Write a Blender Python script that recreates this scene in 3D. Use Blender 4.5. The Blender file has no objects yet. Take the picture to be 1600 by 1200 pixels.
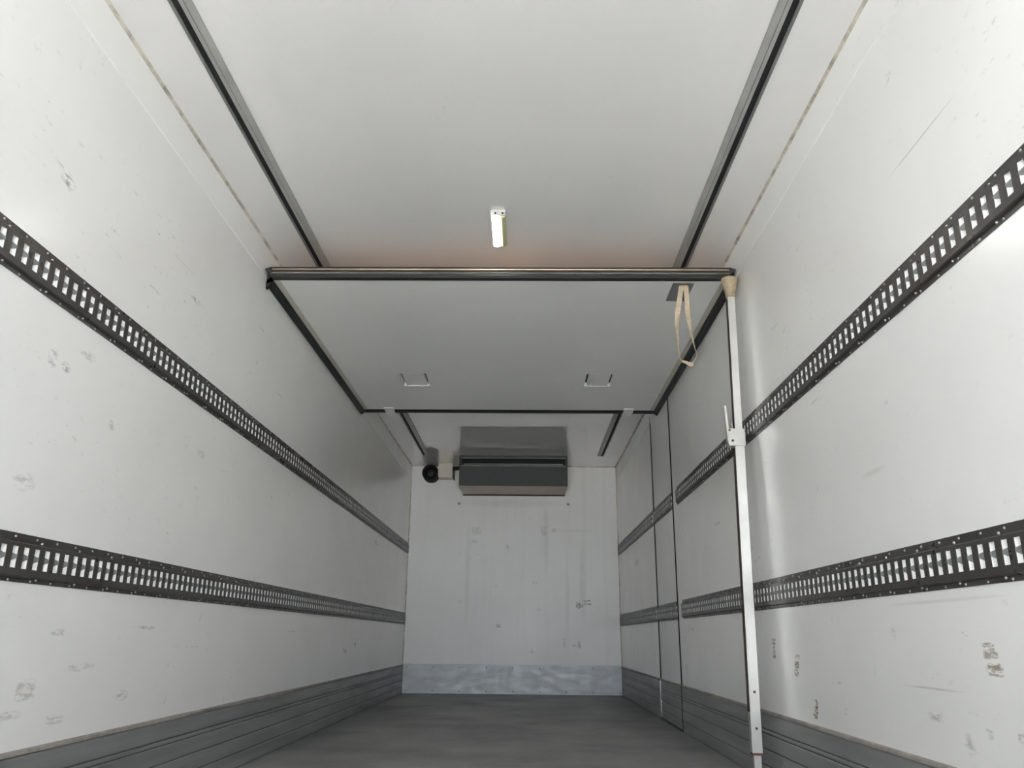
import bpy, bmesh, math, random
from mathutils import Vector, Matrix
random.seed(7)
C = bpy.context.scene.collection
sc = bpy.context.scene

# ------------------------------------------------------------------ camera, sky, sun, exposure
F_PX, PITCH, YAW, ROLL, CAM = 1263.5, 0.3034, -0.0178, 0.0097, Vector((0.1384, 0.0, 0.5997))
fwd = Vector((math.sin(YAW) * math.cos(PITCH), math.cos(YAW) * math.cos(PITCH), math.sin(PITCH)))
rgt = Vector((math.cos(YAW), -math.sin(YAW), 0))
upv = rgt.cross(fwd)
r2 = math.cos(ROLL) * rgt + math.sin(ROLL) * upv
u2 = -math.sin(ROLL) * rgt + math.cos(ROLL) * upv
cd = bpy.data.cameras.new('camera')
cam = bpy.data.objects.new('camera', cd); C.objects.link(cam)
cam.matrix_world = Matrix(((r2.x, u2.x, -fwd.x, CAM.x), (r2.y, u2.y, -fwd.y, CAM.y), (r2.z, u2.z, -fwd.z, CAM.z), (0, 0, 0, 1)))
cd.sensor_width = 36.0; cd.lens = F_PX / 1600 * 36.0; cd.clip_start = 0.02
sc.camera = cam

world = bpy.data.worlds.new('sky'); sc.world = world; world.use_nodes = True
wn = world.node_tree; wn.nodes.clear()
wo = wn.nodes.new('ShaderNodeOutputWorld'); wb = wn.nodes.new('ShaderNodeBackground')
# bright hazy sky, almost even from horizon to zenith
wb.inputs['Color'].default_value = (0.86, 0.93, 1.0, 1)
wb.inputs['Strength'].default_value = 0.85
wn.links.new(wb.outputs[0], wo.inputs[0])

sd = bpy.data.lights.new('sun', 'SUN'); sd.energy = 9.0; sd.angle = math.radians(2); sd.color = (1.0, 0.99, 0.975)
sun = bpy.data.objects.new('sun', sd); C.objects.link(sun); sun.location = (6, 9, 14)
sun.rotation_euler = Vector((-0.30, -0.62, -0.85)).to_track_quat('-Z', 'Y').to_euler()

sc.view_settings.view_transform = 'Standard'; sc.view_settings.look = 'None'
sc.view_settings.gamma = 1.0; sc.view_settings.use_curve_mapping = False
sc.view_settings.exposure = 3.48
sc.cycles.max_bounces = 24; sc.cycles.diffuse_bounces = 20; sc.cycles.glossy_bounces = 8
sc.cycles.caustics_reflective = False; sc.cycles.caustics_refractive = False
sc.cycles.use_denoising = True

# ------------------------------------------------------------------ main measures (metres)
HW, H, Y0, Y1 = 1.22, 2.545, -2.60, 9.508

# sky sampling portal in the open rear of the body (gives no light of its own)
pd = bpy.data.lights.new('rear_opening_portal', 'AREA'); pd.shape = 'RECTANGLE'; pd.size = 2 * HW; pd.size_y = H
pd.cycles.is_portal = True
po = bpy.data.objects.new('rear_opening_portal', pd); C.objects.link(po); po.location = (0, Y0 - 0.02, H / 2)
po.rotation_euler = Vector((0, 1, 0)).to_track_quat('-Z', 'Z').to_euler()

# ------------------------------------------------------------------ mesh helpers
class MB:
    def __init__(s): s.bm = bmesh.new()
    def box(s, x0, x1, y0, y1, z0, z1, mi=0):
        v = [s.bm.verts.new((x, y, z)) for x in (x0, x1) for y in (y0, y1) for z in (z0, z1)]
        for f in ((0, 1, 3, 2), (4, 6, 7, 5), (0, 4, 5, 1), (2, 3, 7, 6), (0, 2, 6, 4), (1, 5, 7, 3)):
            fc = s.bm.faces.new([v[i] for i in f]); fc.material_index = mi
        return s
    def prism(s, poly, a0, a1, axis='y', mi=0):
        """closed outline poly extruded from a0 to a1; axis y: poly=(x,z); x: poly=(y,z); z: poly=(x,y)"""
        def P(p, a):
            return {'y': (p[0], a, p[1]), 'x': (a, p[0], p[1]), 'z': (p[0], p[1], a)}[axis]
        A = [s.bm.verts.new(P(p, a0)) for p in poly]; B = [s.bm.verts.new(P(p, a1)) for p in poly]
        n = len(poly)
        fs = [s.bm.faces.new(A), s.bm.faces.new(B[::-1])]
        for i in range(n): fs.append(s.bm.faces.new((A[i], B[i], B[(i + 1) % n], A[(i + 1) % n])))
        for f in fs: f.material_index = mi
        return s
    def lathe(s, c, axis, prof, n=28, mi=0):
        """prof: list of (t along axis, radius) from centre c"""
        ax = Vector(axis).normalized(); e = ax.orthogonal().normalized(); g = ax.cross(e); c = Vector(c)
        rings = []
        for t, r in prof:
            if r < 1e-6: rings.append([s.bm.verts.new(c + ax * t)])
            else: rings.append([s.bm.verts.new(c + ax * t + (e * math.cos(2 * math.pi * k / n) + g * math.sin(2 * math.pi * k / n)) * r) for k in range(n)])
        for a, b in zip(rings, rings[1:]):
            for k in range(n):
                k2 = (k + 1) % n
                if len(a) == 1 and len(b) == 1: continue
                if len(a) == 1: f = s.bm.faces.new((a[0], b[k], b[k2]))
                elif len(b) == 1: f = s.bm.faces.new((a[k], b[0], a[k2]))
                else: f = s.bm.faces.new((a[k], b[k], b[k2], a[k2]))
                f.material_index = mi; f.smooth = True
        return s
    def rod(s, p0, p1, r, n=12):
        p0, p1 = Vector(p0), Vector(p1)
        L = (p1 - p0).length
        return s.lathe(p0, p1 - p0, [(0, 0), (0, r), (L, r), (L, 0)], n)
    def ribbon(s, pts, width, thick, wdirs):
        """flat webbing along pts, its width direction given at each point"""
        rows = []
        for i, p in enumerate(pts):
            p = Vector(p); t = (Vector(pts[min(i + 1, len(pts) - 1)]) - Vector(pts[max(i - 1, 0)])).normalized()
            w = Vector(wdirs[i]); w = (w - t * w.dot(t)).normalized(); nn = t.cross(w)
            rows.append([s.bm.verts.new(p + w * sx * width / 2 + nn * sn * thick / 2) for sx, sn in ((-1, -1), (1, -1), (1, 1), (-1, 1))])
        for a, b in zip(rows, rows[1:]):
            for k in range(4): s.bm.faces.new((a[k], b[k], b[(k + 1) % 4], a[(k + 1) % 4]))
        s.bm.faces.new(rows[0]); s.bm.faces.new(rows[-1][::-1])
        return s
    def mesh(s, name, mats, bevel=0.0, seg=2):
        bmesh.ops.recalc_face_normals(s.bm, faces=s.bm.faces)
        if bevel:
            es = [e for e in s.bm.edges if len(e.link_faces) == 2 and e.calc_face_angle(0) > 0.6]
            bmesh.ops.bevel(s.bm, geom=es, offset=bevel, segments=seg, affect='EDGES', clamp_overlap=True)
        m = bpy.data.meshes.new(name); s.bm.to_mesh(m); s.bm.free()
        for x in (mats if isinstance(mats, (list, tuple)) else [mats]): m.materials.append(x)
        return m
    def build(s, name, mats, parent=None, bevel=0.0, seg=2, loc=None, rot=None):
        o = bpy.data.objects.new(name, s.mesh(name, mats, bevel, seg)); C.objects.link(o)
        if loc is not None: o.location = loc
        if rot is not None: o.rotation_euler = rot
        if parent is not None:
            o.parent = parent
        return o

def put(name, mesh, parent, loc):
    o = bpy.data.objects.new(name, mesh); C.objects.link(o); o.location = loc; o.parent = parent
    return o
def thing(name, label, cat, loc=(0, 0, 0), group=None):
    o = bpy.data.objects.new(name, None); C.objects.link(o); o.location = loc; o.empty_display_size = 0.1
    o['label'] = label; o['category'] = cat
    if group: o['group'] = group
    return o
def struct(o, label=None):
    o['kind'] = 'structure'
    if label: o['label'] = label
    return o

# ------------------------------------------------------------------ materials
class NT:
    def __init__(s, name):
        s.m = bpy.data.materials.new(name); s.m.use_nodes = True; s.t = s.m.node_tree
        s.b = s.t.nodes['Principled BSDF']; s.geo = None; s.xyz = None
    def n(s, typ, **kw):
        nd = s.t.nodes.new(typ)
        for k, v in kw.items(): setattr(nd, k, v)
        return nd
    def l(s, a, b): s.t.links.new(a, b)
    def pos(s):
        if s.geo is None:
            s.geo = s.n('ShaderNodeTexCoord').outputs['Object']
            sp = s.n('ShaderNodeSeparateXYZ'); s.l(s.geo, sp.inputs[0]); s.xyz = sp.outputs
        return s.geo
    def noise(s, scale, detail=3, rough=0.55, stretch=(1, 1, 1)):
        s.pos()
        mp = s.n('ShaderNodeMapping'); mp.inputs['Scale'].default_value = stretch; s.l(s.geo, mp.inputs[0])
        nz = s.n('ShaderNodeTexNoise'); nz.inputs['Scale'].default_value = scale; nz.inputs['Detail'].default_value = detail
        nz.inputs['Roughness'].default_value = rough; s.l(mp.outputs[0], nz.inputs['Vector'])
        return nz.outputs['Fac']
    def ramp(s, src, a, b, lo=0.0, hi=1.0):
        mr = s.n('ShaderNodeMapRange'); mr.inputs[1].default_value = a; mr.inputs[2].default_value = b
        mr.inputs[3].default_value = lo; mr.inputs[4].default_value = hi; s.l(src, mr.inputs[0]); return mr.outputs[0]
    def math(s, op, a, b=None, c=None):
        md = s.n('ShaderNodeMath', operation=op)
        for i, v in enumerate((a, b, c)):
            if v is None: continue
            if isinstance(v, (int, float)): md.inputs[i].default_value = v
            else: s.l(v, md.inputs[i])
        return md.outputs[0]
    def mix(s, fac, a, b):
        mx = s.n('ShaderNodeMix', data_type='RGBA')
        if isinstance(fac, (int, float)): mx.inputs[0].default_value = fac
        else: s.l(fac, mx.inputs[0])
        for i, v in ((6, a), (7, b)):
            if isinstance(v, (tuple, list)): mx.inputs[i].default_value = (*v[:3], 1)
            else: s.l(v, mx.inputs[i])
        return mx.outputs[2]
    def bump(s, src, strength, dist=0.002):
        bp = s.n('ShaderNodeBump'); bp.inputs['Strength'].default_value = strength; bp.inputs['Distance'].default_value = dist
        s.l(src, bp.inputs['Height']); s.l(bp.outputs[0], s.b.inputs['Normal'])
    def stain(s, col, items, tex, colour, ax, square=False):
        """smudges with a shape of their own; items (a, z, ra, rz, strength) in the plane of the surface"""
        s.pos(); acc = None
        for (a, z, ra, rz, st) in items:
            da = s.math('MULTIPLY', s.math('SUBTRACT', s.xyz[ax], a), 1 / ra)
            dz = s.math('MULTIPLY', s.math('SUBTRACT', s.xyz[2], z), 1 / rz)
            q = lambda v: s.math('POWER', s.math('ABSOLUTE', v), 5.0) if square else s.math('MULTIPLY', v, v)
            d = s.math('ADD', q(da), q(dz))
            f = s.ramp(d, 1.0, 0.1, 0.0, st)
            acc = f if acc is None else s.math('MAXIMUM', acc, f)
        return s.mix(s.math('MULTIPLY', acc, tex), col, colour)

def simple(name, col, rough=0.5, metal=0.0, spec=0.5, var=0.0, vscale=8.0, emis=None):
    k = NT(name); b = k.b
    b.inputs['Roughness'].default_value = rough; b.inputs['Metallic'].default_value = metal
    b.inputs['Specular IOR Level'].default_value = spec
    nz = k.noise(vscale, 4)
    c2 = tuple(x * (1 - var) for x in col)
    k.l(k.mix(k.ramp(nz, 0.35, 0.7), col, c2), b.inputs['Base Color'])
    if emis:
        b.inputs['Emission Color'].default_value = (*emis[0], 1); b.inputs['Emission Strength'].default_value = emis[1]
    return k.m


WHITE = (0.905, 0.897, 0.878)
def panel_mat(name, base, rough, ax, dark=(), brown=(), grey=(), speck=0.35, streak=0.0, warp=0.0, coat=None):
    k = NT(name); b = k.b
    col = k.mix(k.ramp(k.noise(1.3, 4), 0.35, 0.7), base, tuple(x * 0.95 for x in base))
    # fine dirt specks and faint scuffs left by cargo
    sp = k.ramp(k.noise(48, 3, 0.62, (1, 0.40, 1)), 0.635, 0.73)
    area = k.ramp(k.noise(2.3, 3), 0.46, 0.64)
    col = k.mix(k.math('MULTIPLY', k.math('MULTIPLY', sp, area), speck), col, (0.30, 0.28, 0.24))
    if streak:
        st = k.ramp(k.noise(5, 3, 0.6, (2.2, 2.2, 0.10)), 0.5, 0.8)
        col = k.mix(k.math('MULTIPLY', st, streak), col, tuple(x * 0.72 for x in base))
    tx = k.ramp(k.noise(42, 4, 0.75, (1, 0.7, 2.8)), 0.44, 0.54)
    if brown: col = k.stain(col, brown, tx, (0.24, 0.17, 0.105), ax, True)
    tx2 = k.ramp(k.noise(85, 4, 0.7, (1, 0.30, 1)), 0.46, 0.60)
    if dark: col = k.stain(col, dark, tx2, (0.12, 0.12, 0.11), ax)
    if grey: col = k.stain(col, grey, k.ramp(k.noise(9, 2), 0.2, 0.8, 0.5, 1.0), (0.40, 0.38, 0.33), ax)
    k.l(col, b.inputs['Base Color'])
    rg = k.ramp(k.noise(3.5, 3), 0.3, 0.7, rough * 0.93, rough * 1.1); k.l(rg, b.inputs['Roughness'])
    if coat: b.inputs['Coat Weight'].default_value = coat[0]; b.inputs['Coat Roughness'].default_value = coat[1]
    if warp: k.bump(k.noise(1.6, 2), warp, 0.01)
    return k.m

M = {}
M['wall_l'] = panel_mat('white_laminate_left', WHITE, 0.23, 1, warp=0.04, coat=(0.4, 0.20),
    dark=[(2.088, 1.878, 0.045, 0.03, .6), (2.02, 1.90, 0.05, 0.012, .4), (2.175, 1.352, 0.03, 0.03, .5), (2.245, 1.347, 0.03, 0.018, .6),
          (6.40, 0.487, 0.09, 0.03, .8), (6.78, 0.54, 0.05, 0.05, .6), (7.43, 1.408, 0.08, 0.03, .8), (3.06, 1.91, 0.08, 0.012, .5), (3.0, 0.62, 0.12, 0.008, .4),
          (2.35, 1.42, 0.05, 0.02, .35), (3.3, 1.32, 0.05, 0.02, .35), (2.15, 0.99, 0.06, 0.03, .3), (4.3, 1.30, .03, .01, .5), (2.6, 0.50, 0.1, 0.015, .35), (2.45, .60, .06, .012, .4), (3.4, .55, .14, .006, .45), (2.9, .40, .05, .02, .4), (4.9, .62, .1, .006, .4), (2.25, 2.05, .05, .006, .4), (2.7, 1.80, .06, .006, .4), (3.9, 2.1, .10, .005, .35), (2.55, 1.25, .02, .02, .4), (2.1, .52, .05, .01, .4)],
    brown=[(2.33, 0.45, 0.05, 0.03, .35), (2.25, 0.39, 0.08, 0.012, .3), (2.5, 0.36, .05, .015, .3)],
    grey=[(4.27, 1.862, 0.10, 0.004, .5), (2.9, 2.0, 0.12, 0.003, .35)])
M['wall_r'] = panel_mat('white_laminate_right', WHITE, 0.23, 1, warp=0.04, coat=(0.4, 0.20),
    brown=[(3.70, 0.592, 0.03, 0.016, .8), (3.705, 0.558, 0.022, 0.018, .9), (3.71, 0.532, 0.026, 0.009, .8), (3.40, 0.537, 0.03, 0.010, .9), (3.415, 0.505, 0.03, 0.018, 1),
           (3.425, 0.474, 0.03, 0.014, .9), (3.23, 0.372, 0.018, 0.02, .9), (3.24, 0.350, 0.026, 0.014, .9), (3.255, 0.329, 0.03, 0.009, .9),
           (2.00, 0.588, 0.028, 0.011, .7), (1.995, 0.570, 0.034, 0.010, .7), (1.985, 0.538, 0.036, 0.016, .8), (1.92, 0.40, .02, .012, .4)],
    dark=[(5.75, 0.60, 0.08, 0.03, .3), (5.5, 0.66, .12, .012, .35), (5.72, 0.40, .04, .05, .3), (8.0, 1.30, 0.16, 0.045, .6), (8.6, .62, .06, .04, .4), (2.3, 0.41, 0.06, 0.015, .4), (2.5, 0.62, 0.02, 0.02, .35), (4.6, 1.22, .1, .01, .35), (2.15, .36, .03, .03, .35), (3.0, .46, .05, .006, .35), (2.35, 1.28, .015, .015, .4), (2.9, 1.45, .08, .012, .3), (3.3, 1.9, .06, .005, .3), (4.9, 2.0, .05, .006, .35), (2.05, .40, .02, .02, .4)],
    grey=[(1.95, 1.92, 0.22, 0.004, .6), (2.5, 1.10, 0.10, 0.012, .3), (2.3, 0.48, 0.18, 0.004, .5), (2.2, 0.70, 0.35, 0.006, .3)])
M['wall_b'] = panel_mat('white_laminate_back', WHITE, 0.36, 0, streak=0.22,
    brown=[(0.745, 0.95, 0.028, 0.04, 1), (0.785, 0.945, 0.02, 0.02, .8), (0.845, 1.0, 0.045, 0.012, 1), (0.85, 0.965, 0.05, 0.014, .7), (-0.43, 1.78, 0.06, 0.05, .25), (0.36, 1.79, .04, .06, .3), (0.47, 1.79, .03, .03, .3), (-0.16, 0.72, .025, .025, .7)],
    dark=[(0.585, 0.55, 0.022, 0.06, .7), (0.75, 0.53, 0.025, 0.055, .7), (0.70, 0.515, 0.04, 0.015, .6), (0.22, 0.45, .018, .03, .8), (-0.06, 1.60, .02, .04, .5), (-0.45, 1.66, .04, .03, .4), (-0.6, 0.98, .02, .02, .4), (0.3, 0.90, .05, .02, .25), (-0.2, 1.15, .05, .02, .25), (0.25, 1.2, .04, .03, .3)],
    grey=[(-0.52, 1.3, 0.03, 0.7, .18), (0.38, 1.75, 0.04, 0.5, .2), (0.62, 1.1, 0.03, 0.6, .16), (0.80, 1.2, 0.05, 0.5, .25), (0.0, 2.1, .7, .06, .2), (0.65, 1.79, .3, .02, .15)])
M['ceiling'] = panel_mat('white_gloss_ceiling', (0.90, 0.885, 0.87), 0.05, 0, speck=0.12, coat=(1.0, 0.04))
M['bulkhead'] = panel_mat('white_panel_skin', (0.92, 0.92, 0.895), 0.36, 0, speck=0.15)
M['coving'] = panel_mat('white_coving', (0.90, 0.895, 0.875), 0.2, 1, speck=0.2)
M['door'] = panel_mat('white_door_skin', (0.88, 0.875, 0.86), 0.23, 1, dark=[(6.5, 0.7, .05, .06, .3)])
M['caulk'] = None
k = NT('dirty_caulk'); k.l(k.mix(k.ramp(k.noise(9, 4, 0.7, (1, 1.0, 1)), 0.42, 0.70), (0.66, 0.61, 0.52), (0.22, 0.20, 0.17)), k.b.inputs['Base Color']); k.b.inputs['Roughness'].default_value = 0.7; M['caulk'] = k.m
M['rubber'] = simple('black_rubber', (0.022, 0.022, 0.022), 0.55, var=0.3)
M['gap'] = simple('gap_shade_and_rubber', (0.012, 0.012, 0.012), 0.8)  # near black, stands for shade in open gaps and for real seals
M['alu'] = simple('brushed_aluminium', (0.78, 0.77, 0.74), 0.25, 0.9, var=0.15, vscale=14)
M['alu_track'] = simple('track_aluminium', (0.46, 0.46, 0.44), 0.40, 0.25, var=0.12, vscale=10)
M['alu_track_lip'] = simple('dull_track_lip', (0.24, 0.245, 0.24), 0.45, 0.3, var=0.12, vscale=10)
M['tan_profile'] = simple('tan_bounce_profile', (0.27, 0.21, 0.145), 0.35, 0.6, var=0.4, vscale=5)  # tan reflection and warm bounce put into the colour of the aluminium
M['tan_top'] = simple('tan_bounce_top', (0.68, 0.48, 0.33), 0.7, var=0.2)  # tan of this unseen face added to bounce warm light onto the ceiling
M['edge'] = simple('beige_edge_trim', (0.60, 0.575, 0.50), 0.4, var=0.12)
# cargo rail steel
k = NT('dark_galvanised_steel'); b = k.b
k.l(k.mix(k.ramp(k.noise(7, 5, 0.65, (1, 0.5, 2)), 0.40, 0.72), (0.075, 0.072, 0.070), (0.060, 0.048, 0.040)), b.inputs['Base Color'])
b.inputs['Metallic'].default_value = 0.35; k.l(k.ramp(k.noise(20, 3), 0.3, 0.7, 0.26, 0.42), b.inputs['Roughness']); M['steel'] = k.m
M['steel_web'] = simple('grey_slot_web', (0.26, 0.265, 0.26), 0.4, 0.3, var=0.2, vscale=30)
M['steel_bright'] = simple('bright_slot_steel', (0.93, 0.93, 0.92), 0.30, 0.0, var=0.05, vscale=30)
M['screw'] = simple('zinc_screw', (0.34, 0.33, 0.31), 0.35, 0.5)
# kick plates
def kick_mat(name, base, rough, metal):
    k = NT(name); b = k.b
    g = k.noise(5, 5, 0.65, (1, 0.12, 3)); p = k.ramp(k.noise(1.1, 3), 0.35, 0.68)
    col = k.mix(k.ramp(g, 0.3, 0.75), base, tuple(x * 0.66 for x in base))
    col = k.mix(k.math('MULTIPLY', p, 0.35), col, tuple(x * 0.55 for x in base))
    k.l(col, b.inputs['Base Color']); b.inputs['Metallic'].default_value = metal
    k.l(k.ramp(k.noise(9, 3, 0.5, (1, 0.2, 2)), 0.3, 0.7, rough * 0.8, rough * 1.3), b.inputs['Roughness'])
    return k.m
M['kick'] = kick_mat('dull_kick_aluminium', (0.40, 0.41, 0.41), 0.40, 0.45)
M['groove'] = simple('dark_groove', (0.10, 0.10, 0.10), 0.6)
M['kick_cap'] = simple('dirty_cap_sealant', (0.33, 0.30, 0.27), 0.6, var=0.4, vscale=12)
M['kick_back'] = kick_mat('pale_back_kick', (0.66, 0.69, 0.72), 0.45, 0.2)
k = NT('worn_grey_floor'); b = k.b
c = k.mix(k.ramp(k.noise(1.2, 5, 0.6, (1.2, 0.8, 1)), 0.38, 0.66), (0.20, 0.20, 0.20), (0.32, 0.32, 0.315))
c = k.mix(k.ramp(k.noise(160, 2), 0.52, 0.66, 0, 0.5), c, (0.085, 0.085, 0.085))
k.l(c, b.inputs['Base Color']); k.l(k.ramp(k.noise(2, 4), 0.3, 0.7, 0.42, 0.62), b.inputs['Roughness']); k.bump(k.noise(220, 2), 0.25, 0.001); M['floor'] = k.m
M['ground'] = simple('pale_concrete_yard', (0.52, 0.52, 0.515), 0.9, var=0.2, vscale=0.8)
M['evap_front'] = simple('dark_grey_coil_front', (0.060, 0.060, 0.062), 0.55, 0.1, var=0.1, vscale=20)
M['evap_case'] = simple('beige_evaporator_case', (0.50, 0.42, 0.32), 0.4, var=0.15)
M['plastic_white'] = simple('cream_plastic', (0.72, 0.66, 0.57), 0.4, var=0.06)
M['black_plastic'] = simple('black_hose', (0.012, 0.012, 0.012), 0.6)
M['pole'] = simple('scuffed_pole_alu', (0.52, 0.51, 0.48), 0.38, 0.55, var=0.12, vscale=14)
M['pole_side'] = simple('dark_pole_side', (0.07, 0.045, 0.03), 0.6, 0.2, var=0.4, vscale=20)  # dark brown tone of the left tube face
M['cup'] = simple('tan_rubber_cup', (0.42, 0.34, 0.22), 0.55, var=0.35, vscale=40)
M['rust'] = simple('rusty_rivet', (0.16, 0.07, 0.035), 0.7)
M['webbing'] = simple('tan_webbing', (0.56, 0.46, 0.33), 0.8, var=0.25, vscale=50)
M['plate'] = simple('grey_strap_plate', (0.28, 0.275, 0.27), 0.35, 0.6, var=0.08)
M['lamp_lit'] = simple('lit_lamp_lens', (0.9, 0.9, 0.9), 0.3, emis=((1.0, 0.98, 0.95), 3.6))
M['lamp_yellow'] = simple('yellowed_lamp_lens', (0.62, 0.62, 0.36), 0.3, var=0.1, vscale=30)
M['lamp_body'] = simple('lamp_housing', (0.68, 0.67, 0.64), 0.35)
M['bolt'] = simple('pinkish_bolt_cap', (0.50, 0.38, 0.32), 0.5)

# ------------------------------------------------------------------ room shell
T = 0.07
DY0, DY1, DZ1 = 5.918, 6.835, 2.44          # side door opening
struct(MB().box(-HW - T, HW + T, Y0, Y1 + T, -0.08, 0.0).build('floor', M['floor']), 'worn dark grey load floor of the body')
struct(MB().box(-HW - T, HW + T, Y0, Y1 + T, H, H + T).build('ceiling', M['ceiling']), 'glossy white laminate ceiling')
struct(MB().box(-HW - T, -HW, Y0, Y1 + T, 0.0, H).build('wall_left', M['wall_l']), 'white laminate left wall with scuffs')
wr = MB().box(HW, HW + T, Y0, DY0, 0.0, H).box(HW, HW + T, DY1, Y1 + T, 0.0, H).box(HW, HW + T, DY0, DY1, DZ1, H)
struct(wr.build('wall_right', M['wall_r']), 'white laminate right wall with brown smudges and side door opening')
struct(MB().box(-HW, HW, Y1, Y1 + T, 0.0, H).build('wall_back', M['wall_b']), 'white laminate bulkhead wall below the cooling unit')
struct(MB().box(-60, 60, -60, 60, -1.32, -1.22).build('ground', M['ground']), 'pale concrete yard outside the open rear')
# coving strips under the ceiling and dirty caulk lines in the corners
for i, s in enumerate((-1, 1)):
    struct(MB().prism([(s * HW, 2.378), (s * (HW - .003), 2.382), (s * (HW - .003), H), (s * HW, H)], Y0, Y1).build('trim_%d' % (i + 1), M['coving']))
    cb = struct(MB().prism([(s * (HW - .003), H - .010), (s * (HW - .013), H), (s * HW, H), (s * HW, H - .010)], Y0, Y1).build('trim_%d' % (i + 3), M['caulk']))
    struct(MB().prism([(s * (HW), Y1), (s * (HW - .008), Y1), (s * HW, Y1 - .012)], 0.0, H, 'z').build('trim_%d' % (i + 5), M['caulk']))
struct(MB().prism([(Y1, H), (Y1 - .006, H), (Y1, H - .006)], -HW, HW, 'x').build('trim_7', M['caulk']))

# kick plates: planks of extruded aluminium, a cap above
PLK = [(0.002, 0.066), (0.069, 0.134), (0.137, 0.199), (0.202, 0.217), (0.220, 0.284)]
def kick(s, y0, y1, parent, nm='plank'):
    for z0, z1 in PLK:
        MB().prism([(s * HW, z0), (s * (HW - .006), z0 + .001), (s * (HW - .008), z0 + .004), (s * (HW - .008), z1 - .004), (s * (HW - .006), z1 - .001), (s * HW, z1)], y0, y1).build(nm, M['kick'], parent)
    MB().prism([(s * HW, .285), (s * (HW - .010), .286), (s * (HW - .008), .295), (s * HW, .299)], y0, y1).build('cap_strip', M['kick_cap'], parent)
    MB().box(s * (HW - .003), s * HW, y0, y1, 0, .285).build('backing', M['groove'], parent)
for nm, s, segs in (('baseboard_left', -1, [(Y0, Y1)]), ('baseboard_right', 1, [(Y0, DY0 - .004), (DY1 + .004, Y1)])):
    e = bpy.data.objects.new(nm, None); C.objects.link(e); struct(e, 'dull grey ribbed aluminium kick plate')
    for a, b_ in segs: kick(s, a, b_, e)
e = MB().box(-HW + .009, HW - .009, Y1 - .006, Y1, 0.0, 0.308).build('baseboard_back', M['kick_back'], bevel=.001); struct(e, 'pale blue grey kick plate across the far wall')
rv = MB().lathe((0, 0, 0), (0, -1, 0), [(0, .008), (.003, .007), (.005, 0)], 10).mesh('rivet', M['kick'])
for j in range(9):
    for z in (.275, .028): put('rivet', rv, e, (-1.17 + j * .2955 - .003, Y1 - .006, z))

# ------------------------------------------------------------------ side door in the right wall
door = MB().box(HW, HW + .05, DY0 + .029, DY1 - .029, 0.018, DZ1 - .006).build('door_1', M['door'], bevel=.002)
struct(door, 'white side door leaf set flush in the right wall')
kick(1, DY0 + .018, DY1 - .024, door, 'kick_plank')
for y in (DY0 + .001, DY1 - .029):
    MB().prism([(HW + .04, y), (HW - .001, y + .003), (HW - .005, y + .010), (HW - .005, y + .018), (HW - .001, y + .025), (HW + .04, y + .028)], .29, DZ1, 'z').build('door_seal', M['gap'], door)
    MB().box(HW - .0085, HW + .03, y + .006, y + .016, .004, .29).build('door_seal', M['gap'], door)
MB().box(HW, HW + .045, DY0, DY1, DZ1 - .006, DZ1).build('door_seal', M['gap'], door)
MB().prism([(HW + .03, 0.0), (HW - .016, 0.0), (HW - .014, 0.010), (HW - .004, 0.018), (HW + .03, 0.018)], DY0, DY1).build('threshold_seal', M['rubber'], door)
MB().box(HW - .011, HW - .007, DY1 - .020, DY1 - .012, .02, .29).build('edge_strip', M['alu'], door)

# ------------------------------------------------------------------ slotted cargo rails on the side walls
PR, RW = 0.013, 0.127           # how far the hat face stands proud, overall width
FZ0, FZ1 = 0.014, 0.103         # face between these heights above the rail's lower edge
SZ0, SZ1 = 0.035, 0.091         # slots
PITCH_S = 0.05
LN = {}
for s in (-1, 1):
    m = MB()
    def X(d): return s * (HW - PR + d)          # d = depth behind the face
    w = .0125
    # leaf of bright steel pressed back into the slot, facing the open rear
    m.prism([(X(.0125), -w), (X(.002), w), (X(.004), w + .001), (X(.013), -w)], SZ0 - .001, SZ1 + .001, 'z', 0)
    # grey web across the middle, wider on the near side
    zc = (SZ0 + SZ1) / 2
    v = [(X(.0095), -w, zc - .015), (X(.0095), -w, zc + .013), (X(.0005), w, zc + .006), (X(.0005), w, zc - .003)]
    v2 = [(X(.0125), -w, zc - .015), (X(.0125), -w, zc + .013), (X(.003), w, zc + .006), (X(.003), w, zc - .003)]
    A = [m.bm.verts.new(p) for p in v]; B = [m.bm.verts.new(p) for p in v2]
    fs = [m.bm.faces.new(A), m.bm.faces.new(B[::-1])] + [m.bm.faces.new((A[i], B[i], B[(i + 1) % 4], A[(i + 1) % 4])) for i in range(4)]
    for f in fs: f.material_index = 1
    LN[s] = m.mesh('slot_leaf', [M['steel_bright'], M['steel_web']])

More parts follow.
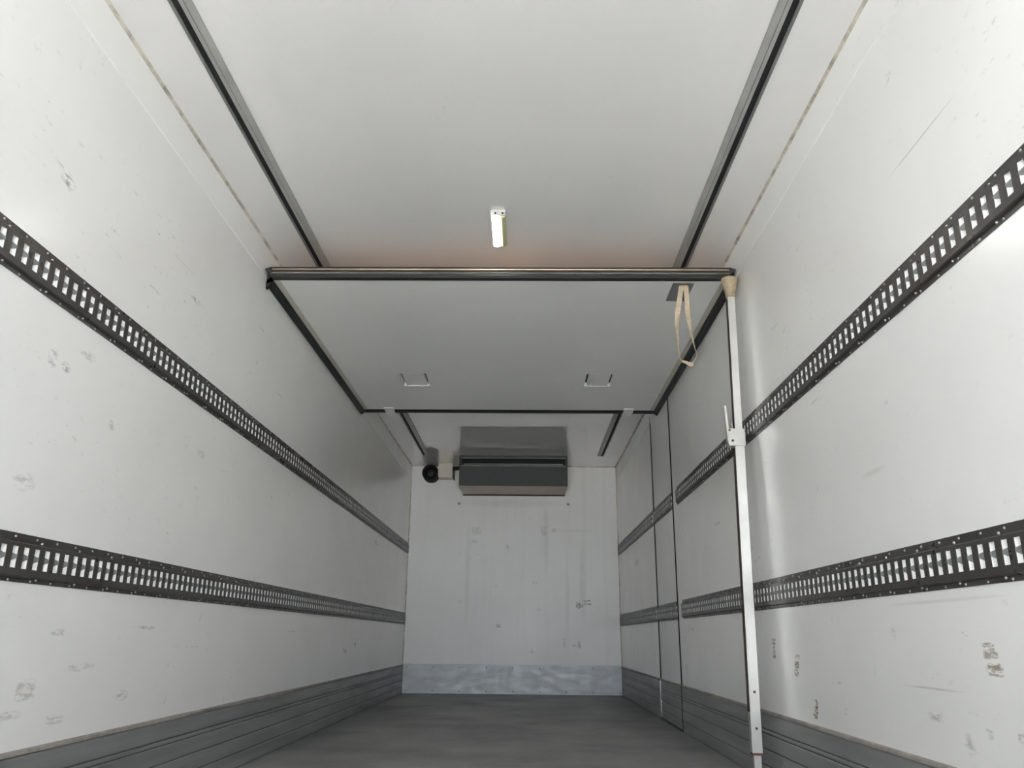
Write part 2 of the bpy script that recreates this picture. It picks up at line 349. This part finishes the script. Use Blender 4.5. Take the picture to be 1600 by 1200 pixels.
def rail(s, zb, y0, y1, parent, face_parent_is_thing=True):
    def X(p): return s * (HW - p)
    zt = zb + RW
    MB().prism([(X(0), zb), (X(.003), zb), (X(.003), zb + FZ0), (X(0), zb + FZ0)], y0, y1).build('lower_flange', M['steel'], parent)
    up = MB().prism([(X(0), zb + FZ1), (X(.003), zb + FZ1), (X(.003), zb + RW - .001), (X(0), zb + RW)], y0, y1)
    up.build('upper_flange', M['steel'], parent)
    f = MB()
    # webs and the solid strips of the face above and below the slots (rolled corners)
    f.prism([(X(0), zb + FZ1 + .002), (X(.003), zb + FZ1 + .001), (X(PR - .003), zb + FZ1), (X(PR), zb + FZ1 - .003), (X(PR), zb + SZ1), (X(PR - .0025), zb + SZ1), (X(PR - .003), zb + FZ1 - .004), (X(0), zb + FZ1 - .003)], y0, y1)
    f.prism([(X(0), zb + FZ0 - .002), (X(.003), zb + FZ0 - .001), (X(PR - .003), zb + FZ0), (X(PR), zb + FZ0 + .003), (X(PR), zb + SZ0), (X(PR - .0025), zb + SZ0), (X(PR - .003), zb + FZ0 + .004), (X(0), zb + FZ0 + .003)], y0, y1)
    n = int((y1 - y0 - .02) / PITCH_S)
    ys = [y0 + .03 + i * PITCH_S for i in range(n)]
    edges = [y0] + [v for y in ys for v in (y - .0125, y + .0125)] + [y1]
    for a, b_ in zip(edges[0::2], edges[1::2]):
        f.box(X(PR), X(PR - .0025), a, b_, zb + SZ0, zb + SZ1)
    f.build('perforated_face', M['steel'], parent)
    for y in ys: put('slot_leaf', LN[s], parent, (0, y, zb))
    scw = MB(); y = y0 + .035; i = 0
    while y < y1 - .01:
        for z, st in ((zb + .117, .003), (zb + .005, .003)):
            scw.lathe((X(st), y, z), (-s, 0, 0), [(0, .0040), (.002, .0033), (.003, 0)], 7)
        if i % 2 == 0:
            for z in (zb + .1085, zb + .0095): scw.lathe((X(.003), y + .025, z), (-s, 0, 0), [(0, .0042), (.003, .0036), (.005, 0)], 7)
        y += .1; i += 1
    so = scw.build('screws', M['screw'], parent); so['kind'] = 'stuff'
GR = 'slotted cargo rails along the walls'
LO, UP = 0.7275, 1.5075
for s, zb, a, b_, lab in (
    (-1, UP, Y0 + .02, Y1 - .02, 'upper long dark slotted steel cargo rail on the left wall'),
    (-1, LO, Y0 + .02, Y1 - .02, 'lower long dark slotted steel cargo rail on the left wall'),
    (1, UP, Y0 + .015, 5.75, 'upper dark slotted steel cargo rail on the right wall passing behind the pole'),
    (1, LO, Y0 + .015, 5.75, 'lower dark slotted steel cargo rail on the right wall passing behind the pole'),
    (1, UP, 6.885, Y1 - .02, 'short upper cargo rail on the right wall between side door and far wall'),
    (1, LO, 6.885, Y1 - .02, 'short lower cargo rail on the right wall between side door and far wall')):
    t = thing('cargo_rail', lab, 'rail', (s * HW, a, zb), GR)
    rail(s, zb, a, b_, t)
    for o in t.children: o.location = Vector(o.location) - t.location
for zb in (UP, LO):
    cr = bpy.data.objects.new('cargo_rail', None); C.objects.link(cr); cr.parent = door
    rail(1, zb, DY0 + .032, 6.785, cr)

# ------------------------------------------------------------------ ceiling tracks
def track(s, lab):
    t = thing('ceiling_track', lab, 'track', (s * .99, Y0, H), 'aluminium ceiling tracks')
    def B(x0, x1, z0, z1, name, mat, bev=.0008):
        o = MB().box(s * x0, s * x1, Y0 + .01, 8.9, z0, z1).build(name, mat, t, bevel=bev); o.location = -t.location; return o
    B(1.006, 1.018, H - .005, H, 'outer_flange', M['alu_track_lip'])
    B(.983, 1.006, H - .0008, H, 'track_slot', M['gap'], 0)  # flat black strip in place of the shade inside the open slot
    B(.968, .983, H - .006, H, 'inner_lip', M['alu_track'])
    B(.940, .967, H - .004, H, 'inner_flange', M['alu_track'])
    return t
track(-1, 'left aluminium ceiling track with a dark roller slot')
track(1, 'right aluminium ceiling track with a dark roller slot')

# ------------------------------------------------------------------ folded-up bulkhead panel under the ceiling
PZ, PT, PY0, PY1 = 2.370, 2.428, 3.850, 6.362
bp = thing('bulkhead_panel', 'white insulated partition panel folded up flat beneath the ceiling', 'panel', (0, PY0, PZ))
def part(mb, name, mat, bevel=0, parent=None):
    o = mb.build(name, mat, parent or bp, bevel)
    if parent is None: o.location = -bp.location
    return o
# skin with two pocket openings: assembled from strips round the openings
hx = (.568, .757); hy = (5.415, 5.700)
sk = MB()
PX = 1.150
for x0, x1 in ((-PX, -hx[1]), (-hx[0], hx[0]), (hx[1], PX)): sk.box(x0, x1, PY0, PY1, PZ, PT)
for x0, x1 in ((-hx[1], -hx[0]), (hx[0], hx[1])):
    sk.box(x0, x1, PY0, hy[0], PZ, PT); sk.box(x0, x1, hy[1], PY1, PZ, PT)
part(sk, 'panel_core', M['bulkhead'])
part(MB().box(-PX - .02, PX + .02, PY0, PY1, PT, PT + .004), 'panel_top', M['tan_top'])
for s in (-1, 1):
    x0, x1 = sorted((s * hx[0], s * hx[1]))
    part(MB().box(x0, x1, hy[0], hy[1], PZ + .030, PT), 'pocket_back', M['gap'])
    part(MB().box(x0 + .018, x1 - .018, hy[0] + .003, hy[1] - .003, PZ, PZ + .03), 'pocket_lid', M['bulkhead'], .001)
    part(MB().box(x0 - .004, x1 + .004, hy[1], hy[1] + .006, PZ - .003, PZ), 'pocket_sill', M['alu'])
    part(MB().box(s * 1.150, s * 1.190, PY0, PY1, PZ - .002, PT), 'edge_trim', M['edge'], .002)
    part(MB().prism([(s * 1.190, PZ + .006), (s * 1.180, PZ - .004), (s * 1.190, PZ - .014), (s * 1.204, PZ - .018), (s * 1.2165, PZ - .028), (s * 1.2165, PZ + .004), (s * 1.2165, PT), (s * 1.190, PT)], PY0 - .002, PY1 + .05), 'side_seal', M['rubber'])
    # flared corner pieces of the rubber
    part(MB().prism([(s * 1.180, PZ - .004), (s * 1.2165, PZ - .050), (s * 1.2165, PZ - .012), (s * 1.20, PZ + .02)], PY0 - .002, PY0 + .02), 'corner_seal', M['rubber'])
    part(MB().prism([(s * 1.183, PT - .004), (s * 1.2165, PT - .015), (s * 1.183, PZ + .012)], PY0 - .045, PY0 - .010), 'corner_seal', M['rubber'])
    part(MB().prism([(s * 1.172, PZ), (s * 1.2165, PZ - .030), (s * 1.2165, PT), (s * 1.172, PT)], PY1 + .02, PY1 + .062), 'corner_seal', M['rubber'])
    # hanger with roller running in the ceiling track, front
    h = MB(); h.box(s * .985, s * 1.005, PY0 + .26, PY0 + .30, PT + .004, H - .012); h.box(s * .975, s * 1.015, PY0 + .22, PY0 + .36, PT + .004, PT + .010)
    part(h, 'hanger', M['alu'], .001)
    part(MB().rod((s * .9835, PY0 + .28, H - .018), (s * 1.0055, PY0 + .28, H - .018), .012), 'roller', M['plastic_white'])
    # hinge blocks at the far edge, over the seal
    x0, x1 = sorted((s * .935, s * 1.017))
    part(MB().box(x0, x1, PY1 - .055, PY1 + .16, PZ - .006, PT + .02), 'hinge_block', M['bulkhead'], .003)
    part(MB().box(s * .97, s * .99, PY1 + .06, PY1 + .12, PT + .02, H - .008), 'hanger', M['alu'], .001)
for x0, x1 in ((-1.18, -1.017), (-.935, .935), (1.017, 1.18)):
    part(MB().prism([(PY1, PZ), (PY1 + .025, PZ - .010), (PY1 + .062, PZ - .012), (PY1 + .066, PT), (PY1, PT)], x0, x1, 'x'), 'far_seal', M['rubber'])
# front edge: aluminium profile with two rubber beads
XE = 1.183
part(MB().prism([(PY0, PZ + .050), (PY0 - .032, PZ + .050), (PY0 - .037, PZ + .055), (PY0 - .030, PZ + .060), (PY0, PZ + .060)], -XE, XE, 'x'), 'top_bead', M['rubber'])
part(MB().prism([(PY0, PZ + .039), (PY0 - .030, PZ + .039), (PY0 - .036, PZ + .042), (PY0 - .037, PZ + .047), (PY0 - .032, PZ + .050), (PY0, PZ + .050)], -XE, XE, 'x'), 'upper_profile', M['tan_profile'])
part(MB().prism([(PY0, PZ + .028), (PY0 - .028, PZ + .028), (PY0 - .031, PZ + .034), (PY0 - .028, PZ + .039), (PY0, PZ + .039)], -XE, XE, 'x'), 'middle_bead', M['rubber'])
part(MB().prism([(PY0, PZ + .019), (PY0 - .036, PZ + .020), (PY0 - .041, PZ + .024), (PY0 - .037, PZ + .028), (PY0, PZ + .028)], -XE, XE, 'x'), 'lower_profile', M['alu'])
part(MB().prism([(PY0, PZ + .019), (PY0 - .034, PZ + .019), (PY0 - .038, PZ + .010), (PY0 - .030, PZ - .001), (PY0, PZ - .003)], -XE, XE, 'x'), 'lower_bead', M['rubber'])
sp_ = part(MB().box(.904, 1.014, 3.872, 4.108, PZ - .004, PZ), 'strap_plate', M['plate'], .001); sp_['label'] = 'grey metal plate'

# webbing pull strap hanging from the plate
st = thing('pull_strap', 'tan webbing pull strap looped down from the grey plate under the panel', 'strap', (.96, 3.90, PZ))
ya = 3.90
left = [(.951, ya, 2.3615), (.936, ya, 2.28), (.924, ya, 2.215), (.917, ya, 2.16), (.917, ya, 2.10), (.919, ya, 2.03), (.918, ya, 1.985), (.921, ya, 1.962), (.932, ya, 1.944), (.950, ya - .004, 1.934), (.966, ya - .008, 1.929), (.982, ya - .012, 1.920)]
lw = [(1, 0, 0)] * 3 + [(1, .5, 0), (.7, .8, 0), (.45, 1, 0), (.15, 1, 0), (.1, 1, 0), (.1, 1, .1), (.2, .9, .5), (.3, .5, .9), (.3, .3, 1)]
right = [(.974, ya, 2.3615), (.976, ya, 2.28), (.975, ya, 2.215), (.982, ya, 2.15), (.991, ya, 2.08), (1.000, ya, 2.02), (1.008, ya, 1.990), (1.004, ya, 1.965), (.990, ya, 1.943), (.974, ya - .002, 1.934)]
rw = [(1, 0, 0)] * 3 + [(1, .6, 0), (.7, 1, 0), (.4, 1, 0), (.2, 1, 0), (.1, 1, 0), (.1, 1, .2), (.2, 1, .6)]
for pts, wd, nm in ((left, lw, 'strap_strand'), (right, rw, 'strap_strand')):
    o = MB().ribbon(pts, .026, .0022, wd).build(nm, M['webbing'], st); o.location = -st.location
o = MB().ribbon([(.930, ya - .006, 1.944), (.948, ya - .008, 1.938), (.966, ya - .010, 1.930), (.986, ya - .016, 1.922)], .017, .002, [(.2, .4, 1), (.1, .3, 1), (-.1, .2, 1), (-.2, 0, 1)]).build('strap_tail', M['webbing'], st); o.location = -st.location
o = MB().box(.945, .982, ya - .006, ya + .006, PZ - .014, PZ - .0060).build('stitched_end', M['webbing'], st, .001); o.location = -st.location

# ------------------------------------------------------------------ ceiling lamp
lp = thing('ceiling_lamp', 'small twin lens ceiling lamp with one half lit white and one yellowed', 'lamp', (.004, 3.60, H))
def lpart(mb, name, mat, bev=.003):
    o = mb.build(name, mat, lp, bev); o.location = -lp.location; return o
lpart(MB().box(-.030, .038, 3.43, 3.77, H - .012, H), 'housing', M['lamp_body'])
lpart(MB().prism([(-.028, H - .010), (-.026, H - .030), (-.014, H - .036), (.002, H - .034), (.006, H - .010)], 3.452, 3.748), 'lit_lens', M['lamp_lit'], .002)
lpart(MB().prism([(.008, H - .010), (.009, H - .030), (.022, H - .035), (.035, H - .028), (.037, H - .010)], 3.452, 3.748), 'yellowed_lens', M['lamp_yellow'], .002)
lpart(MB().box(-.033, -.0285, 3.436, 3.764, H - .034, H), 'light_shield', M['lamp_body'], .001)  # shield added to keep the lens light off the ceiling
for y in (3.433, 3.750): lpart(MB().box(-.028, .037, y, y + .017, H - .026, H - .010), 'end_cap', M['lamp_body'])
for x in (-.010, .024):
    for y in (3.4325, 3.7675): lpart(MB().lathe((x, y, H - .018), (0, -1 if y < 3.6 else 1, 0), [(0, .005), (.0035, .004), (.0035, 0)], 8), 'lamp_screw', M['gap'], 0)

# ------------------------------------------------------------------ cooling unit on the far wall
ev = thing('evaporator_unit', 'wide dark grey cooling unit fixed under the ceiling at the far wall', 'evaporator', (0, 8.9, H))
def epart(mb, name, mat, bev=0.0):
    o = mb.build(name, mat, ev, bev); o.location = -ev.location; return o
EX0, EX1, EB = -.600, .609, 2.206
epart(MB().box(EX0 + .006, EX1 - .006, 8.945, Y1, EB + .004, H), 'case', M['evap_case'])
epart(MB().box(EX0, EX1, 8.90, 8.945, EB, 2.424), 'coil_front', M['evap_front'], .004)
epart(MB().box(EX0 + .004, EX1 - .004, 8.903, 8.945, 2.424, 2.434), 'front_rim', M['alu_track_lip'])
epart(MB().box(EX0 + .05, EX1 - .05, 8.901, 8.93, 2.446, 2.450), 'outlet_rail', M['alu_track'])
epart(MB().box(EX0 + .02, EX1 - .02, 8.93, 8.946, 2.434, 2.512), 'outlet_grille', M['gap'])
for j in range(24):
    x = EX0 + .04 + j * (EX1 - EX0 - .08) / 23
    epart(MB().box(x - .002, x + .002, 8.912, 8.93, 2.434, 2.512), 'outlet_vane', M['gap'])
epart(MB().box(EX0, EX1, 8.90, 8.945, 2.512, 2.520), 'top_rim', M['alu_track_lip'])
epart(MB().box(EX0, EX1, 8.902, 8.945, 2.520, H), 'ceiling_gasket', M['evap_front'])
for x0, x1 in ((EX0 - .002, EX0 + .022), (EX1 - .022, EX1 + .002)): epart(MB().box(x0, x1, 8.898, 8.945, 2.424, 2.53), 'end_bracket', M['evap_front'], .002)
epart(MB().box(EX0 + .004, EX1 - .004, 8.93, Y1, EB - .004, EB + .004), 'drip_tray', M['evap_case'], .002)
epart(MB().box(EX0 + .004, EX1 - .004, Y1 - .022, Y1, EB - .014, EB - .002), 'tray_gasket', M['gap'])
for x in (EX0 - .006, EX1 + .006):
    for z in (2.53, 2.44): epart(MB().lathe((x, 8.93, z), (-1 if x < 0 else 1, 0, 0), [(-.006, .007), (.006, .006), (.008, 0)], 8), 'bracket_bolt', M['screw'])
epart(MB().rod((EX1, 9.0, 2.45), (EX1 + .045, 9.0, 2.45), .012), 'pipe_stub', M['bolt'])

bx = thing('control_box', 'cream plastic box at the ceiling corner beside the cooling unit', 'box', (-.797, Y1, 2.46))
o = MB().box(-.880, -.714, 9.315, Y1, 2.378, H - .001).build('box_body', M['plastic_white'], bx, .004); o.location = -bx.location
o = MB().box(-.878, -.716, 9.311, 9.317, 2.381, H - .004).build('box_lid', M['plastic_white'], bx, .002); o.location = -bx.location
o = MB().box(-.712, -.70, 9.36, Y1, 2.37, 2.50).build('side_gasket', M['evap_front'], bx, .002); o.location = -bx.location
for j, z in enumerate((2.468, 2.49)):
    o = MB().rod((-.714, 9.34, z), (EX0 - .002, 9.30, z), .011).build('cable', M['black_plastic'], bx); o.location = -bx.location

ho = thing('air_duct', 'round black duct opening between the left wall and the cream box', 'duct', (-.975, Y1, 2.437))
o = MB().lathe((-.978, Y1, 2.437), (0, -1, 0), [(0, .0), (0, .10), (.06, .10), (.075, .097), (.145, .097), (.150, .092), (.150, .078), (.06, .070), (.06, 0)], 36).build('duct_body', M['black_plastic'], ho); o.location = -ho.location
o = MB().lathe((-.978, Y1 - .06, 2.437), (0, -1, 0), [(0, .0), (0, .052), (.03, .048), (.04, .03), (.04, 0)], 28).build('duct_hub', M['rubber'], ho); o.location = -ho.location
for x, z, lab in ((-.640, 2.098, 'small pinkish bolt cap on the far wall below the unit, left one'), (.643, 2.098, 'small pinkish bolt cap on the far wall below the unit, right one')):
    o = MB().lathe((0, 0, 0), (0, -1, 0), [(0, .016), (.006, .016), (.012, .010), (.013, 0)], 10).build('bolt_cap', M['bolt'], loc=(x, Y1, z)); o['label'] = lab; o['category'] = 'bolt'; o['group'] = 'bolt caps on the far wall'

# ------------------------------------------------------------------ telescopic load pole standing by the right wall
XB, XT, YB, ZT = 1.131, 1.172, 3.795, 2.300       # x at the floor and at the cup
lpv = thing('load_pole', 'upright telescopic aluminium load pole with clamp and tan rubber cup', 'pole', (XB, YB, 0))
ang = math.atan2(XT - XB, ZT)
lpv.rotation_euler = (0, ang, 0)
Lp = math.hypot(XT - XB, ZT)
def sq(h0, h1, a, z0, z1, name, mat, bev=.003): return MB().box(-h0, h1, -a, a, z0, z1).build(name, mat, lpv, bev)
sq(.021, .023, .021, .135, 1.50, 'outer_tube', M['pole'])
MB().box(-.0225, -.0208, -.018, .021, .30, 1.47).build('tube_side', M['pole_side'], lpv)
sq(.0165, .0195, .0175, 1.50, Lp - .03, 'inner_tube', M['pole'])
MB().box(-.018, -.0163, -.015, .0175, 1.53, Lp - .06).build('tube_side', M['pole_side'], lpv)
sq(.013, .018, .013, .004, .137, 'foot_tube', M['pole'])
MB().lathe((0.002, 0, 0), (0, 0, 1), [(0, 0), (0, .04), (.012, .038), (.02, .022), (.02, 0)], 20).build('foot_pad', M['rubber'], lpv)
sq(.020, .024, .022, .128, .137, 'foot_collar', M['rust'], .001)
for z in (.235, .382): MB().lathe((0.002, -.021, z), (0, -1, 0), [(0, .006), (.003, .005), (.004, 0)], 10).build('rivet', M['rust'], lpv)
MB().lathe((0.002, 0, Lp - .050), (0, 0, 1), [(0, 0), (0, .023), (.004, .025), (.026, .025), (.030, .028), (.036, .027), (.044, .031), (.060, .034), (.066, .033), (.085, .040), (.098, .043), (.104, .041), (.104, 0)], 28).build('rubber_cup', M['cup'], lpv)
# clamp and lever
MB().box(-.052, .028, -.028, .024, 1.478, 1.562).build('clamp_body', M['pole'], lpv, .003)
MB().lathe((-.033, -.028, 1.502), (0, -1, 0), [(0, .0065), (.003, .006), (.004, 0)], 10).build('rivet', M['rust'], lpv)
MB().lathe((-.046, -.028, 1.553), (0, -1, 0), [(0, .0055), (.003, .005), (.004, 0)], 10).build('rivet', M['rust'], lpv)
MB().prism([(-.053, 1.495), (-.047, 1.49), (-.046, 1.555), (-.054, 1.675), (-.060, 1.68), (-.064, 1.672), (-.056, 1.54)], -.020, .012, 'y').build('lever', M['pole'], lpv, .002)
MB().rod((-.026, .0, 1.56), (-.027, .0, 1.612), .005, 10).build('release_pin', M['pole'], lpv)

bpy.context.view_layer.update()
